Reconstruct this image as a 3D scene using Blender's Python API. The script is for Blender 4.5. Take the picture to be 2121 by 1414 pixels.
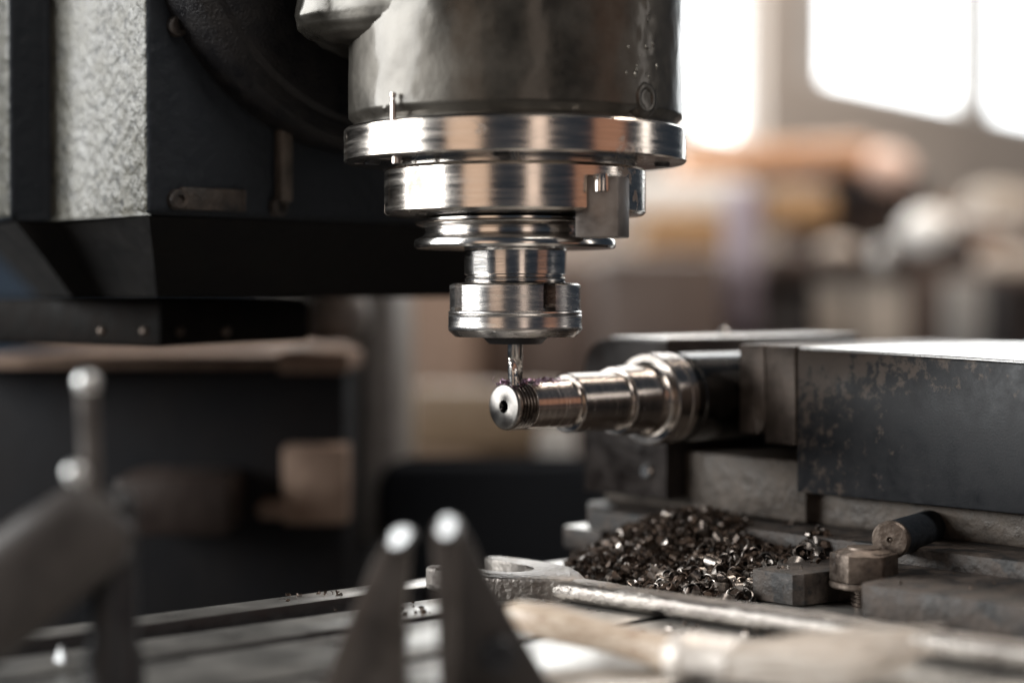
import bpy, bmesh, math, random
from mathutils import Vector, Matrix, noise
random.seed(7)
R = math.radians
scene = bpy.context.scene
for o in list(bpy.data.objects): bpy.data.objects.remove(o)

# ------------------------------------------------------------------ camera
FPX, CX, CY, D0, ZC = 3800.0, 1060.5, 707.0, 0.69, 0.109
PITCH = math.atan((707 - 620) / FPX)
cd = bpy.data.cameras.new('camera'); cam = bpy.data.objects.new('camera', cd)
scene.collection.objects.link(cam); scene.camera = cam
cam.location = (0, -D0, ZC); cam.rotation_euler = (R(90) - PITCH, 0, 0)
cd.sensor_width = 36; cd.lens = FPX / 2121 * 36
cd.clip_start = 0.01; cd.clip_end = 100
cd.dof.use_dof = True; cd.dof.focus_distance = 0.672; cd.dof.aperture_fstop = 3.25
cd.dof.aperture_blades = 0

# ------------------------------------------------------------------ world, lamps, exposure
world = bpy.data.worlds.new('World'); scene.world = world; world.use_nodes = True
bg = world.node_tree.nodes['Background']
bg.inputs[0].default_value = (0.55, 0.74, 1.0, 1); bg.inputs[1].default_value = 0.055
scene.view_settings.view_transform = 'Standard'; scene.view_settings.look = 'None'
scene.view_settings.exposure = 0.0; scene.view_settings.gamma = 1.0

def area(name, loc, target, sx, sy, watts, col):
    l = bpy.data.lights.new(name, 'AREA'); l.shape = 'RECTANGLE'; l.size = sx; l.size_y = sy
    l.energy = watts; l.color = col
    o = bpy.data.objects.new(name, l); scene.collection.objects.link(o)
    o.location = loc
    d = Vector(target) - Vector(loc)
    o.rotation_euler = d.to_track_quat('-Z', 'Y').to_euler()
    return o
# daylight from the tall windows on the left, added warm lamps behind the camera, daylight from the right
area('window_light', (-1.7, -0.12, 0.68), (0, -0.12, 0.68), 1.3, 0.95, 62, (0.98, 0.985, 0.97))
area('room_fill', (-1.25, -1.9, 0.38), (0, 0, 0.3), 0.9, 0.7, 2.3, (1.0, 0.72, 0.52))  # added lamp, mirrored in the steel like a warm room wall
area('stripe_light', (0.62, -2.3, 0.38), (0, 0, 0.2), 0.42, 0.75, 1.8, (1.0, 0.80, 0.66))  # added lamp for a beige reflected stripe on the ring
area('side_window_light', (1.9, 0.13, 0.55), (0, 0, 0.3), 0.22, 0.6, 1.7, (1.0, 0.93, 0.86))
area('warm_stripe_light', (1.5, -0.75, 0.45), (0, 0, 0.2), 0.7, 0.7, 0.75, (1.0, 0.48, 0.26))  # added lamp for the orange-brown reflection on ring and shaft
area('back_fill', (0.9, 1.5, 2.5), (1.3, 2.8, 0.1), 1.4, 0.8, 95, (1.0, 0.87, 0.75))  # added lamp standing in for bounce on back wall and bench

area('brush_fill', (0.28, -0.52, 0.8), (0.05, -0.15, 0.0), 0.4, 0.4, 4.2, (1.0, 0.94, 0.87))  # added fill aimed at the brush and foreground, no roof opening

# ------------------------------------------------------------------ helpers
TH = R(42)
U = Vector((math.cos(TH), math.sin(TH), 0)); W = Vector((-math.sin(TH), math.cos(TH), 0))
O = Vector((-0.0032, 0, 0))
F = Vector((0, math.cos(PITCH), -math.sin(PITCH))); UP = Vector((0, math.sin(PITCH), math.cos(PITCH)))
def at(px, py, d):
    """a point of the place: seen at that pixel of the photo, d metres in front of the lens"""
    v = F + Vector((1, 0, 0)) * ((px - CX) / FPX) + UP * ((CY - py) / FPX)
    return cam.location + v * (d / v.y)
def sw(s, w, z=0): return O + U * s + W * w + Vector((0, 0, z))
def inv(p):
    q = Vector(p) - O
    return q.dot(U), q.dot(W), p[2]

OFF = {}
def thing(name, label, cat, loc=(0, 0, 0), rotz=0.0, group=None, off=None):
    o = bpy.data.objects.new(name, None); scene.collection.objects.link(o)
    o.empty_display_size = 0.01
    o.location = loc; o.rotation_euler = (0, 0, rotz)
    o['label'] = label; o['category'] = cat
    if group: o['group'] = group
    OFF[o.name] = Vector(off if off is not None else (0, 0, 0))
    return o
def mach(name, label, cat, s=0, w=0, z=0, group=None):
    return thing(name, label, cat, sw(s, w, z), TH, group, (s, w, z))
def placed(name, label, cat, loc, group=None):
    return thing(name, label, cat, loc, 0, group, loc)
def tag(o, label, cat, group=None, kind=None):
    if label: o['label'] = label
    if cat: o['category'] = cat
    if group: o['group'] = group
    if kind: o['kind'] = kind
    return o
def part(name, bm, mat, parent=None, ang=32, kind=None, label=None):
    if parent is not None:
        bmesh.ops.translate(bm, verts=bm.verts, vec=-OFF[parent.name])
    me = bpy.data.meshes.new(name)
    bmesh.ops.recalc_face_normals(bm, faces=bm.faces)
    for f in bm.faces: f.smooth = True
    bm.to_mesh(me); bm.free()
    me.set_sharp_from_angle(angle=R(ang))
    me.materials.append(mat)
    o = bpy.data.objects.new(name, me); scene.collection.objects.link(o)
    if parent is not None:
        o.parent = parent; OFF[o.name] = OFF[parent.name]
    if kind: o['kind'] = kind
    if label: o['label'] = label
    return o
def struct(name, bm, mat):
    return part(name, bm, mat, None, kind='structure')

def box(x0, x1, y0, y1, z0, z1, bev=0.0, seg=2, bm=None):
    b = bmesh.new()
    r = bmesh.ops.create_cube(b, size=1)
    for v in b.verts:
        v.co = Vector((x0 if v.co.x < 0 else x1, y0 if v.co.y < 0 else y1, z0 if v.co.z < 0 else z1))
    if bev > 0:
        bmesh.ops.bevel(b, geom=b.edges[:], offset=bev, segments=seg, affect='EDGES', profile=0.5)
    return merge(bm, b)
def merge(bm, b, M=None):
    if M is not None: bmesh.ops.transform(b, matrix=M, verts=b.verts)
    if bm is None: return b
    me = bpy.data.meshes.new('tmp'); b.to_mesh(me); b.free(); bm.from_mesh(me); bpy.data.meshes.remove(me)
    return bm
def lathe(prof, seg=72, M=None, bm=None):
    """profile [(r, z)...] turned round Z; r=0 ends closed"""
    b = bmesh.new(); rings = []
    for r, z in prof:
        if r < 1e-7: rings.append([b.verts.new((0, 0, z))])
        else: rings.append([b.verts.new((r * math.cos(2 * math.pi * i / seg), r * math.sin(2 * math.pi * i / seg), z)) for i in range(seg)])
    for a, c in zip(rings, rings[1:]):
        for i in range(seg):
            j = (i + 1) % seg
            if len(a) == 1 and len(c) > 1: b.faces.new((a[0], c[i], c[j]))
            elif len(c) == 1 and len(a) > 1: b.faces.new((a[i], a[j], c[0]))
            elif len(a) > 1: b.faces.new((a[i], a[j], c[j], c[i]))
    return merge(bm, b, M)
AX = Matrix(((0, 0, 1, 0), (0, 1, 0, 0), (-1, 0, 0, 0), (0, 0, 0, 1)))      # Z axis -> X axis
def tr(x, y, z): return Matrix.Translation((x, y, z))
def align(p, q):
    d = Vector(q) - Vector(p)
    return Matrix.Translation(p) @ d.to_track_quat('Z', 'Y').to_matrix().to_4x4()
def rod(p, q, r0, r1=None, seg=24, bev=0.0, bm=None):
    r1 = r0 if r1 is None else r1; L = (Vector(q) - Vector(p)).length
    pr = [(0, 0), (r0 - bev, 0), (r0, bev), (r1, L - bev), (r1 - bev, L), (0, L)]
    return lathe(pr, seg, align(p, q), bm)
def ball(c, r, bm=None, sz=1.0, n=20):
    pr = [(r * math.sin(math.pi * i / n), -r * sz * math.cos(math.pi * i / n)) for i in range(n + 1)]
    pr[0] = (0, -r * sz); pr[-1] = (0, r * sz)
    return lathe(pr, 28, tr(*c), bm)
def prism(pts, z0, z1, bev=0.0, M=None, bm=None, seg=2):
    b = bmesh.new()
    lo = [b.verts.new((x, y, z0)) for x, y in pts]; hi = [b.verts.new((x, y, z1)) for x, y in pts]
    n = len(pts)
    b.faces.new(lo[::-1]); b.faces.new(hi)
    for i in range(n): b.faces.new((lo[i], lo[(i + 1) % n], hi[(i + 1) % n], hi[i]))
    if bev > 0:
        es = [e for e in b.edges if abs(e.verts[0].co.z - e.verts[1].co.z) < 1e-9]
        bmesh.ops.bevel(b, geom=es, offset=bev, segments=seg, affect='EDGES', profile=0.5)
    return merge(bm, b, M)
def loft(rings, bm=None, cap=True):
    b = bmesh.new(); vs = [[b.verts.new(p) for p in r] for r in rings]; n = len(vs[0])
    for a, c in zip(vs, vs[1:]):
        for i in range(n):
            j = (i + 1) % n; b.faces.new((a[i], a[j], c[j], c[i]))
    if cap: b.faces.new(vs[0][::-1]); b.faces.new(vs[-1])
    return merge(bm, b)
def rough(bm, amp, freq, cuts=0):
    if cuts: bmesh.ops.subdivide_edges(bm, edges=bm.edges[:], cuts=cuts, use_grid_fill=True)
    bm.normal_update()
    for v in bm.verts:
        v.co += v.normal * amp * noise.noise(v.co * freq)
    return bm

# ------------------------------------------------------------------ materials
def mat(name, c1, c2=None, rough_=0.5, metal=0.0, nscale=60, bump=0.0, bscale=200, stretch=(1, 1, 1),
        rvar=0.15, coat=0.0, spots=None, bdetail=6, bdist=0.001, spec=0.5):
    m = bpy.data.materials.new(name); m.use_nodes = True
    nt = m.node_tree; N = nt.nodes; L = nt.links; p = N['Principled BSDF']
    p.inputs['Metallic'].default_value = metal
    p.inputs['Coat Weight'].default_value = coat; p.inputs['Coat Roughness'].default_value = 0.15
    p.inputs['Specular IOR Level'].default_value = spec
    tc = N.new('ShaderNodeTexCoord'); mp = N.new('ShaderNodeMapping'); mp.inputs['Scale'].default_value = stretch
    L.new(tc.outputs['Object'], mp.inputs['Vector'])
    n1 = N.new('ShaderNodeTexNoise'); n1.inputs['Scale'].default_value = nscale; n1.inputs['Detail'].default_value = 6
    n1.inputs['Roughness'].default_value = 0.65
    L.new(mp.outputs[0], n1.inputs['Vector'])
    cr = N.new('ShaderNodeValToRGB'); cr.color_ramp.elements[0].position = 0.35; cr.color_ramp.elements[1].position = 0.65
    cr.color_ramp.elements[0].color = (*c1, 1); cr.color_ramp.elements[1].color = (*(c2 or c1), 1)
    L.new(n1.outputs['Fac'], cr.inputs[0])
    colout = cr.outputs[0]
    mr = N.new('ShaderNodeMapRange'); mr.inputs['From Min'].default_value = 0.3; mr.inputs['From Max'].default_value = 0.7
    mr.inputs['To Min'].default_value = max(0.03, rough_ - rvar); mr.inputs['To Max'].default_value = min(1, rough_ + rvar)
    L.new(n1.outputs['Fac'], mr.inputs['Value']); rout = mr.outputs[0]
    if spots:                                              # (scale, threshold, colour, roughness)
        n3 = N.new('ShaderNodeTexNoise'); n3.inputs['Scale'].default_value = spots[0]; n3.inputs['Detail'].default_value = 9
        n3.inputs['Roughness'].default_value = 0.7
        L.new(tc.outputs['Object'], n3.inputs['Vector'])
        r3 = N.new('ShaderNodeMapRange'); r3.inputs['From Min'].default_value = spots[1]; r3.inputs['From Max'].default_value = spots[1] + 0.04
        L.new(n3.outputs['Fac'], r3.inputs['Value'])
        mx = N.new('ShaderNodeMix'); mx.data_type = 'RGBA'
        L.new(r3.outputs[0], mx.inputs[0]); L.new(colout, mx.inputs[6]); mx.inputs[7].default_value = (*spots[2], 1)
        colout = mx.outputs[2]
        mm = N.new('ShaderNodeMath'); mm.operation = 'SUBTRACT'; mm.inputs[0].default_value = metal
        if metal > 0:
            mu = N.new('ShaderNodeMath'); mu.operation = 'MULTIPLY'; mu.inputs[1].default_value = metal * 0.8
            L.new(r3.outputs[0], mu.inputs[0]); L.new(mu.outputs[0], mm.inputs[1]); L.new(mm.outputs[0], p.inputs['Metallic'])
        m2 = N.new('ShaderNodeMix'); L.new(r3.outputs[0], m2.inputs[0]); L.new(rout, m2.inputs[2]); m2.inputs[3].default_value = spots[3]
        rout = m2.outputs[0]
    L.new(colout, p.inputs['Base Color']); L.new(rout, p.inputs['Roughness'])
    if bump > 0:
        n2 = N.new('ShaderNodeTexNoise'); n2.inputs['Scale'].default_value = bscale; n2.inputs['Detail'].default_value = bdetail
        L.new(mp.outputs[0], n2.inputs['Vector'])
        b = N.new('ShaderNodeBump'); b.inputs['Strength'].default_value = bump; b.inputs['Distance'].default_value = bdist
        L.new(n2.outputs['Fac'], b.inputs['Height']); L.new(b.outputs[0], p.inputs['Normal'])
    return m
def emis(name, col, st):
    m = bpy.data.materials.new(name); m.use_nodes = True; nt = m.node_tree
    p = nt.nodes['Principled BSDF']; p.inputs['Base Color'].default_value = (0.8, 0.8, 0.8, 1)
    p.inputs['Emission Color'].default_value = (*col, 1); p.inputs['Emission Strength'].default_value = st
    return m

M_head = mat('head_paint', (0.032, 0.029, 0.024), (0.095, 0.086, 0.073), 0.37, 0.6, 22, 0.30, 24, rvar=0.16, coat=0.25, bdetail=5, bdist=0.005,
             spots=(110, 0.69, (0.03, 0.027, 0.022), 0.35))
M_blist = mat('glossy_blister', (0.16, 0.155, 0.14), (0.3, 0.29, 0.26), 0.18, 0.85, 60, rvar=0.05)
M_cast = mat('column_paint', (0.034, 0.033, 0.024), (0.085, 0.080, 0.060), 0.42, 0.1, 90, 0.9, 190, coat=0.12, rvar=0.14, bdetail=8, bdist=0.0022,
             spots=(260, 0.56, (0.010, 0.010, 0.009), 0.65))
M_dark = mat('dark_cast_iron', (0.015, 0.0205, 0.029), (0.023, 0.028, 0.036), 0.65, 0.0, 60, 0.5, 300, bdist=0.0012, spec=0.2)
M_sparkle = mat('gritty_dark_paint', (0.010, 0.010, 0.012), (0.022, 0.02, 0.02), 0.4, 0.0, 120, 0.9, 900, bdetail=3, bdist=0.0006, spec=0.3)
M_ring = mat('turned_steel_ring', (0.50, 0.46, 0.42), (0.66, 0.61, 0.56), 0.20, 1.0, 40, 0.10, 60, stretch=(1, 1, 14), rvar=0.07, bdist=0.0006,
             spots=(55, 0.60, (0.38, 0.31, 0.26), 0.36))
M_steel = mat('polished_steel', (0.50, 0.48, 0.46), (0.64, 0.61, 0.58), 0.18, 1.0, 50, 0.05, 120, stretch=(1, 1, 9), rvar=0.06, bdist=0.0004)
M_nut = mat('satin_nut_steel', (0.48, 0.46, 0.45), (0.66, 0.63, 0.60), 0.25, 1.0, 60, 0.05, 130, stretch=(1, 1, 9), rvar=0.06, bdist=0.0005,
            spots=(160, 0.68, (0.10, 0.08, 0.07), 0.5))
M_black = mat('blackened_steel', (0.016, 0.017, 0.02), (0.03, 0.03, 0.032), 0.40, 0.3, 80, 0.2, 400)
M_shaft = mat('turned_shaft_steel', (0.40, 0.36, 0.33), (0.55, 0.50, 0.46), 0.22, 1.0, 60, 0.12, 260, stretch=(14, 1, 1), rvar=0.06, bdist=0.0003)
M_eshaft = mat('dark_shaft_steel', (0.05, 0.048, 0.046), (0.08, 0.077, 0.074), 0.2, 1.0, 60, 0.1, 260, stretch=(14, 1, 1), rvar=0.05, bdist=0.0003)
M_face = mat('faced_steel', (0.17, 0.16, 0.15), (0.29, 0.275, 0.26), 0.4, 1.0, 200, 0.2, 500, rvar=0.08, bdist=0.0003)
def radial(m, axis, an):
    nt = m.node_tree; t = nt.nodes.new('ShaderNodeTangent'); t.direction_type = 'RADIAL'; t.axis = axis
    p = nt.nodes['Principled BSDF']; p.inputs['Anisotropic'].default_value = an
    nt.links.new(t.outputs[0], p.inputs['Tangent'])
radial(M_face, 'X', 0.8)
M_table = mat('table_steel', (0.36, 0.35, 0.335), (0.58, 0.555, 0.52), 0.33, 0.82, 45, 0.15, 240, rvar=0.08, bdist=0.0004,
              spots=(150, 0.66, (0.03, 0.028, 0.026), 0.5))
M_wrench = mat('worn_forged_steel', (0.15, 0.135, 0.125), (0.28, 0.26, 0.24), 0.42, 1.0, 70, 0.6, 420, rvar=0.12, bdist=0.0012,
               spots=(150, 0.64, (0.05, 0.04, 0.035), 0.6))
M_wood = mat('worn_pale_wood', (0.32, 0.21, 0.14), (0.66, 0.56, 0.45), 0.42, 0.0, 60, 0.2, 200, stretch=(1, 8, 8), coat=0.2, rvar=0.1)
M_ferr = mat('ferrule_tin', (0.66, 0.60, 0.54), (0.80, 0.75, 0.70), 0.45, 0.25, 60)
M_brist = mat('pale_bristle', (0.74, 0.67, 0.60), (0.90, 0.85, 0.79), 0.6, 0.0, 90)
M_chip = mat('steel_chip', (0.09, 0.075, 0.068), (0.46, 0.42, 0.385), 0.34, 1.0, 130, 0.2, 700, rvar=0.15, bdist=0.0003)
M_soot = mat('oily_chip', (0.008, 0.007, 0.0065), (0.085, 0.055, 0.038), 0.42, 0.6, 200, 0.3, 600)
M_bolt = mat('worn_bolt_steel', (0.06, 0.045, 0.037), (0.19, 0.155, 0.13), 0.42, 0.8, 150, 0.5, 380, rvar=0.12, bdist=0.0007,
             spots=(240, 0.62, (0.03, 0.025, 0.022), 0.7))
M_base = mat('grey_vise_casting', (0.042, 0.034, 0.028), (0.14, 0.115, 0.095), 0.55, 0.2, 70, 0.8, 220, bdist=0.0012,
             spots=(90, 0.62, (0.035, 0.03, 0.026), 0.5))
M_plate = mat('worn_jaw_plate', (0.055, 0.043, 0.036), (0.125, 0.10, 0.085), 0.45, 0.6, 90, 0.35, 420, rvar=0.1, bdist=0.0006,
              spots=(120, 0.66, (0.015, 0.014, 0.014), 0.5))
M_lug = mat('grimy_lug_steel', (0.012, 0.0095, 0.0085), (0.066, 0.051, 0.042), 0.6, 0.12, 95, 0.9, 300, rvar=0.16, bdist=0.001,
            spots=(85, 0.53, (0.010, 0.009, 0.009), 0.62))
M_key = mat('worn_key_steel', (0.17, 0.145, 0.13), (0.27, 0.24, 0.22), 0.42, 0.85, 60, 0.2, 300)
M_jaw2 = mat('rear_jaw_iron', (0.018, 0.014, 0.013), (0.035, 0.027, 0.024), 0.4, 0.3, 90, 0.4, 260)
M_top = mat('ground_jaw_top', (0.55, 0.54, 0.53), (0.7, 0.69, 0.68), 0.32, 1.0, 90, 0.15, 300, stretch=(1, 8, 1), rvar=0.08, bdist=0.0003,
            spots=(140, 0.68, (0.03, 0.03, 0.03), 0.5))
M_grey = mat('grey_enamel', (0.26, 0.25, 0.235), (0.38, 0.36, 0.34), 0.4, 0.2, 30, 0.3, 80, rvar=0.1)
M_knob = mat('bright_lever_steel', (0.55, 0.56, 0.56), (0.7, 0.7, 0.69), 0.30, 0.9, 60)
M_cal = mat('caliper_steel', (0.07, 0.062, 0.058), (0.13, 0.117, 0.11), 0.42, 0.6, 60, 0.1, 300)
M_tip = mat('ground_tip_steel', (0.20, 0.205, 0.21), (0.3, 0.3, 0.3), 0.5, 0.9, 120)
M_tan = mat('tan_machine_paint', (0.22, 0.15, 0.115), (0.36, 0.26, 0.20), 0.7, 0.0, 55, 0.5, 160, spec=0.2)
M_brown = mat('brown_grime', (0.022, 0.014, 0.012), (0.04, 0.026, 0.02), 0.5, 0.0, 40, 0.4, 120)

def jaw_material():
    m = mat('blacked_jaw_steel', (0.010, 0.0115, 0.0145), (0.021, 0.022, 0.025), 0.46, 0.1, 120, 0.18, 1300, rvar=0.1, bdist=0.0004, spec=0.3,
            spots=(420, 0.70, (0.09, 0.075, 0.065), 0.5))
    nt = m.node_tree; N = nt.nodes; L = nt.links; p = N['Principled BSDF']
    tc = N.new('ShaderNodeTexCoord'); sx = N.new('ShaderNodeSeparateXYZ'); L.new(tc.outputs['Object'], sx.inputs[0])
    # wear where hands and work rub: near the plate end (w high) and the top edge
    n = N.new('ShaderNodeTexNoise'); n.inputs['Scale'].default_value = 170; n.inputs['Detail'].default_value = 12; n.inputs['Roughness'].default_value = 0.72
    L.new(tc.outputs['Object'], n.inputs['Vector'])
    a = N.new('ShaderNodeMapRange'); a.inputs['From Min'].default_value = -0.085; a.inputs['From Max'].default_value = 0.005
    a.inputs['To Min'].default_value = -0.10; a.inputs['To Max'].default_value = 0.10; L.new(sx.outputs['Y'], a.inputs['Value'])
    b = N.new('ShaderNodeMapRange'); b.inputs['From Min'].default_value = 0.030; b.inputs['From Max'].default_value = 0.060
    b.inputs['To Min'].default_value = -0.11; b.inputs['To Max'].default_value = 0.085; L.new(sx.outputs['Z'], b.inputs['Value'])
    s = N.new('ShaderNodeMath'); s.operation = 'ADD'; L.new(a.outputs[0], s.inputs[0]); L.new(b.outputs[0], s.inputs[1])
    s2 = N.new('ShaderNodeMath'); s2.operation = 'ADD'; L.new(s.outputs[0], s2.inputs[0]); L.new(n.outputs['Fac'], s2.inputs[1])
    r = N.new('ShaderNodeMapRange'); r.inputs['From Min'].default_value = 0.475; r.inputs['From Max'].default_value = 0.555
    L.new(s2.outputs[0], r.inputs['Value'])
    old = p.inputs['Base Color'].links[0].from_socket
    mx = N.new('ShaderNodeMix'); mx.data_type = 'RGBA'; L.new(r.outputs[0], mx.inputs[0]); L.new(old, mx.inputs[6])
    mx.inputs[7].default_value = (0.088, 0.070, 0.059, 1); L.new(mx.outputs[2], p.inputs['Base Color'])
    return m
M_jaw = jaw_material()

# ------------------------------------------------------------------ setting
def quad(pts):
    b = bmesh.new(); b.faces.new([b.verts.new(p) for p in pts]); return b
M_floor = mat('workshop_floor', (0.05, 0.045, 0.04), (0.09, 0.08, 0.07), 0.6, 0, 4, 0.2, 20)
M_wall = mat('plaster_wall', (0.50, 0.455, 0.42), (0.58, 0.53, 0.49), 0.85, 0, 3, 0.2, 30)
struct('floor', box(-4, 9, -4, 12, -0.95, -0.9), M_floor)
WD = Vector((0.60, 0.80, 0)); WN = Vector((0.80, -0.60, 0))       # window wall runs off to the right
WP = at(1640, 620, 3.8); WP.z = 0
def wpt(k, z, n=0.0): return WP + WD * k + WN * n + Vector((0, 0, z))
def wbox(k0, k1, z0, z1, n0, n1, bm=None, bev=0.0):
    b = box(k0, k1, n0, n1, z0, z1, bev)
    M = Matrix(((WD.x, WN.x, 0, WP.x), (WD.y, WN.y, 0, WP.y), (0, 0, 1, 0), (0, 0, 0, 1)))
    bmesh.ops.transform(b, matrix=M, verts=b.verts)
    return merge(bm, b)
def kpx(px):
    a = (px - CX) / FPX      # where the wall is seen at that column of the photo
    return (a * (WP.y + D0) - WP.x) / (WD.x - a * WD.y)
openings = [(kpx(715), kpx(1270), 0.235), (kpx(1270) + 0.03, kpx(1412), 0.375), (kpx(1440), kpx(1580), 0.415), (kpx(1708) - 0.13, 8.5, 0.565)]
KL, KR, WT = kpx(715) - 0.05, 9.0, 2.9
wl = wbox(KL, KR, WT - 0.15, WT, -0.12, 0); prev = KL
for k0, k1, sill in openings:
    wbox(prev, k0, -0.9, WT - 0.15, -0.12, 0, wl); wbox(k0, k1, -0.9, sill, -0.12, 0, wl); prev = k1
wbox(prev, KR, -0.9, WT - 0.15, -0.12, 0, wl)
struct('wall', wl, M_wall)
M_pane = emis('bright_sky_glass', (0.94, 0.985, 1.0), 4.8)
M_frame = mat('white_frame_paint', (0.62, 0.61, 0.6), None, 0.5)
def window(k0, k1, SILL, label, n):
    c = wpt((k0 + k1) / 2, SILL)
    t = placed('window', label, 'window', c, 'windows in the workshop wall')
    fr = wbox(k0, k1, SILL, SILL + 0.02, -0.09, -0.03); wbox(k0, k1, WT - 0.17, WT - 0.15, -0.09, -0.03, fr)
    ks_ = n if isinstance(n, list) else [k0 + (k1 - k0) * i / n for i in range(n + 1)]
    hw_ = 0.095 if isinstance(n, list) else 0.009
    for k in ks_:
        k = min(max(k, k0 + hw_), k1 - hw_); wbox(k - hw_, k + hw_, SILL + 0.02, WT - 0.17, -0.088, -0.032, fr)
    part('frame', fr, M_frame, t)
    for ka, kb in zip(ks_, ks_[1:]):
        part('pane', wbox(max(ka, k0) + hw_ + 0.001, kb - hw_ - 0.001, SILL + 0.02, WT - 0.17, -0.07, -0.062), M_pane, t)
    return t
window(*openings[3], 'big bright overexposed workshop window at upper right, with thin mullions', [kpx(1708) - 0.2, kpx(2050)] + [kpx(2050) + 1.0 * i for i in range(1, 7)] + [8.5])
window(*openings[2], 'narrow white strip just right of the milling head, built as a glowing window', 1)  # white pillar drawn as a glowing pane instead of being lit
window(*openings[1], 'bright window behind the right side of the milling head', 1)
window(*openings[0], 'bright window hidden behind the milling head', 4)

# ------------------------------------------------------------------ milling table
def wz(px, py, z=0.0):
    v = F + Vector((1, 0, 0)) * ((px - CX) / FPX) + UP * ((CY - py) / FPX)
    p = cam.location + v * ((z - cam.location.z) / v.z); return inv(p)
edges = [wz(880, y)[1] for y in (1196, 1214, 1241, 1275, 1285, 1355, 1364)]
print('table edges', [round(e, 4) for e in edges])
tb = mach('milling_table', 'scratched steel milling machine table with parallel T-slots under the vise and tools', 'machine table', -0.1, 0, 0)
S0, S1 = -0.55, 0.75
lands = [(edges[1], edges[0]), (edges[3], edges[2]), (edges[5], edges[4]), (edges[6] - 0.075, edges[6]), (-0.42, edges[6] - 0.082)]
for w0, w1 in lands:
    b = box(S0, S1, w0, w1, -0.022, 0.0, 0.0009, 2)
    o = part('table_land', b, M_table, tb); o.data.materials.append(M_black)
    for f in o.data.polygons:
        if abs(f.normal.z) < 0.4: f.material_index = 1      # grimy slot walls, blackened so the slots read as shaded
part('table_bed', box(S0, S1, -0.42, edges[0] - 0.004, -0.09, -0.0222), M_dark, tb)

# ------------------------------------------------------------------ milling machine: column and head
mm = mach('milling_machine', 'dark green-grey vertical milling machine with round head hanging over the table', 'milling machine', 0.003, 0.0, 0)
# column footprint
cor = at(306, 300, 0.702); p1 = at(104, 300, 0.765); p2 = at(18, 300, 0.752); p3 = at(-70, 300, 0.83); p4 = at(-40, 300, 1.15)
rc = sw(0.155, 0.100)
rb = sw(0.155, 0.26)
foot = [inv(p)[:2] for p in (cor, p1, p2, p3, p4, rb, rc)]
def colring(z, k):
    cx = sum(f[0] for f in foot) / len(foot); cy = sum(f[1] for f in foot) / len(foot)
    return [Vector((cx + (x - cx) * k, cy + (y - cy) * k, z)) for x, y in foot]
cb = loft([colring(0.1415, 1.0), colring(0.60, 1.0)])
M_castdark = mat('shaded_column_paint', (0.011, 0.0145, 0.0200), (0.018, 0.0215, 0.027), 0.62, 0.0, 90, 0.7, 190, spec=0.25, bdist=0.0015)  # shade put into a darker copy of the column paint
bmesh.ops.bevel(cb, geom=[e for e in cb.edges if True], offset=0.0035, segments=3, affect='EDGES', profile=0.5)
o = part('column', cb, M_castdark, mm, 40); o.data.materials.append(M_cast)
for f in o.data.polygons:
    if f.normal.x < -0.80: f.material_index = 1             # lit face towards the window: lighter copy of the column paint
part('column_underside', loft([colring(0.110, 0.64), colring(0.126, 0.80), colring(0.141, 0.965)]), mat('underside_dark', (0.012, 0.012, 0.0125), (0.018, 0.017, 0.0165), 0.8, 0.0, 60, 0.9, 120, spec=0.08), mm)  # even near-black tone over the whole underside
lower = [inv(at(px, 600, d))[:2] for px, d in ((330, 0.80), (-80, 0.86), (-60, 1.15), (640, 1.15), (640, 0.90))]
cl = prism(lower, 0.088, 0.1095, 0.003)
part('column_foot', cl, mat('dark_foot_paint', (0.004, 0.0036, 0.0034), (0.013, 0.0105, 0.0095), 0.7, 0.0, 80, 0.6, 200, spec=0.06), mm)  # even near-black brown over the whole foot
for px in (212, 300, 372, 468):
    part('rivet', ball(inv(at(px, 686, 0.80 + (px - 330) * 0.0002)), 0.0020), M_bolt, mm)
# little plate on the dark face
a = inv(at(395, 420, 0.745)); 
part('plate', box(a[0] - 0.022, a[0] + 0.008, 0.0972, 0.0996, 0.1436, 0.1525, 0.0008), M_lug, mm)
q = inv(at(575, 330, 0.745))
part('edge_strip', box(q[0] - 0.004, q[0] + 0.002, 0.0935, 0.0996, 0.148, 0.178, 0.0015, 3), M_base, mm)
for px, py in ((345, 415), (345, 60), (548, 430)):
    q = inv(at(px, py, 0.715 + (px - 345) * 0.00016))
    sc_ = lathe([(0, 0.0028), (0.0018, 0.0028), (0.0018, 0.0042), (0.0034, 0.0042), (0.0040, 0.0036), (0.0040, -0.002)], 24, tr(q[0], 0.1, q[2]) @ Matrix.Rotation(R(90), 4, 'X'))
    part('cap_screw', sc_, M_lug, mm)
# swivel disc on the column face
zc = 0.268
Mdisc = tr(0.003, 0.0995, zc) @ Matrix.Rotation(R(90), 4, 'X')
dprof = [(0, 0), (0.099, 0), (0.099, 0.016), (0.0965, 0.020), (0.090, 0.0205), (0.088, 0.0225), (0.070, 0.024), (0, 0.024)]
part('swivel_disc', lathe(dprof, 96, Mdisc), M_sparkle, mm)
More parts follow.
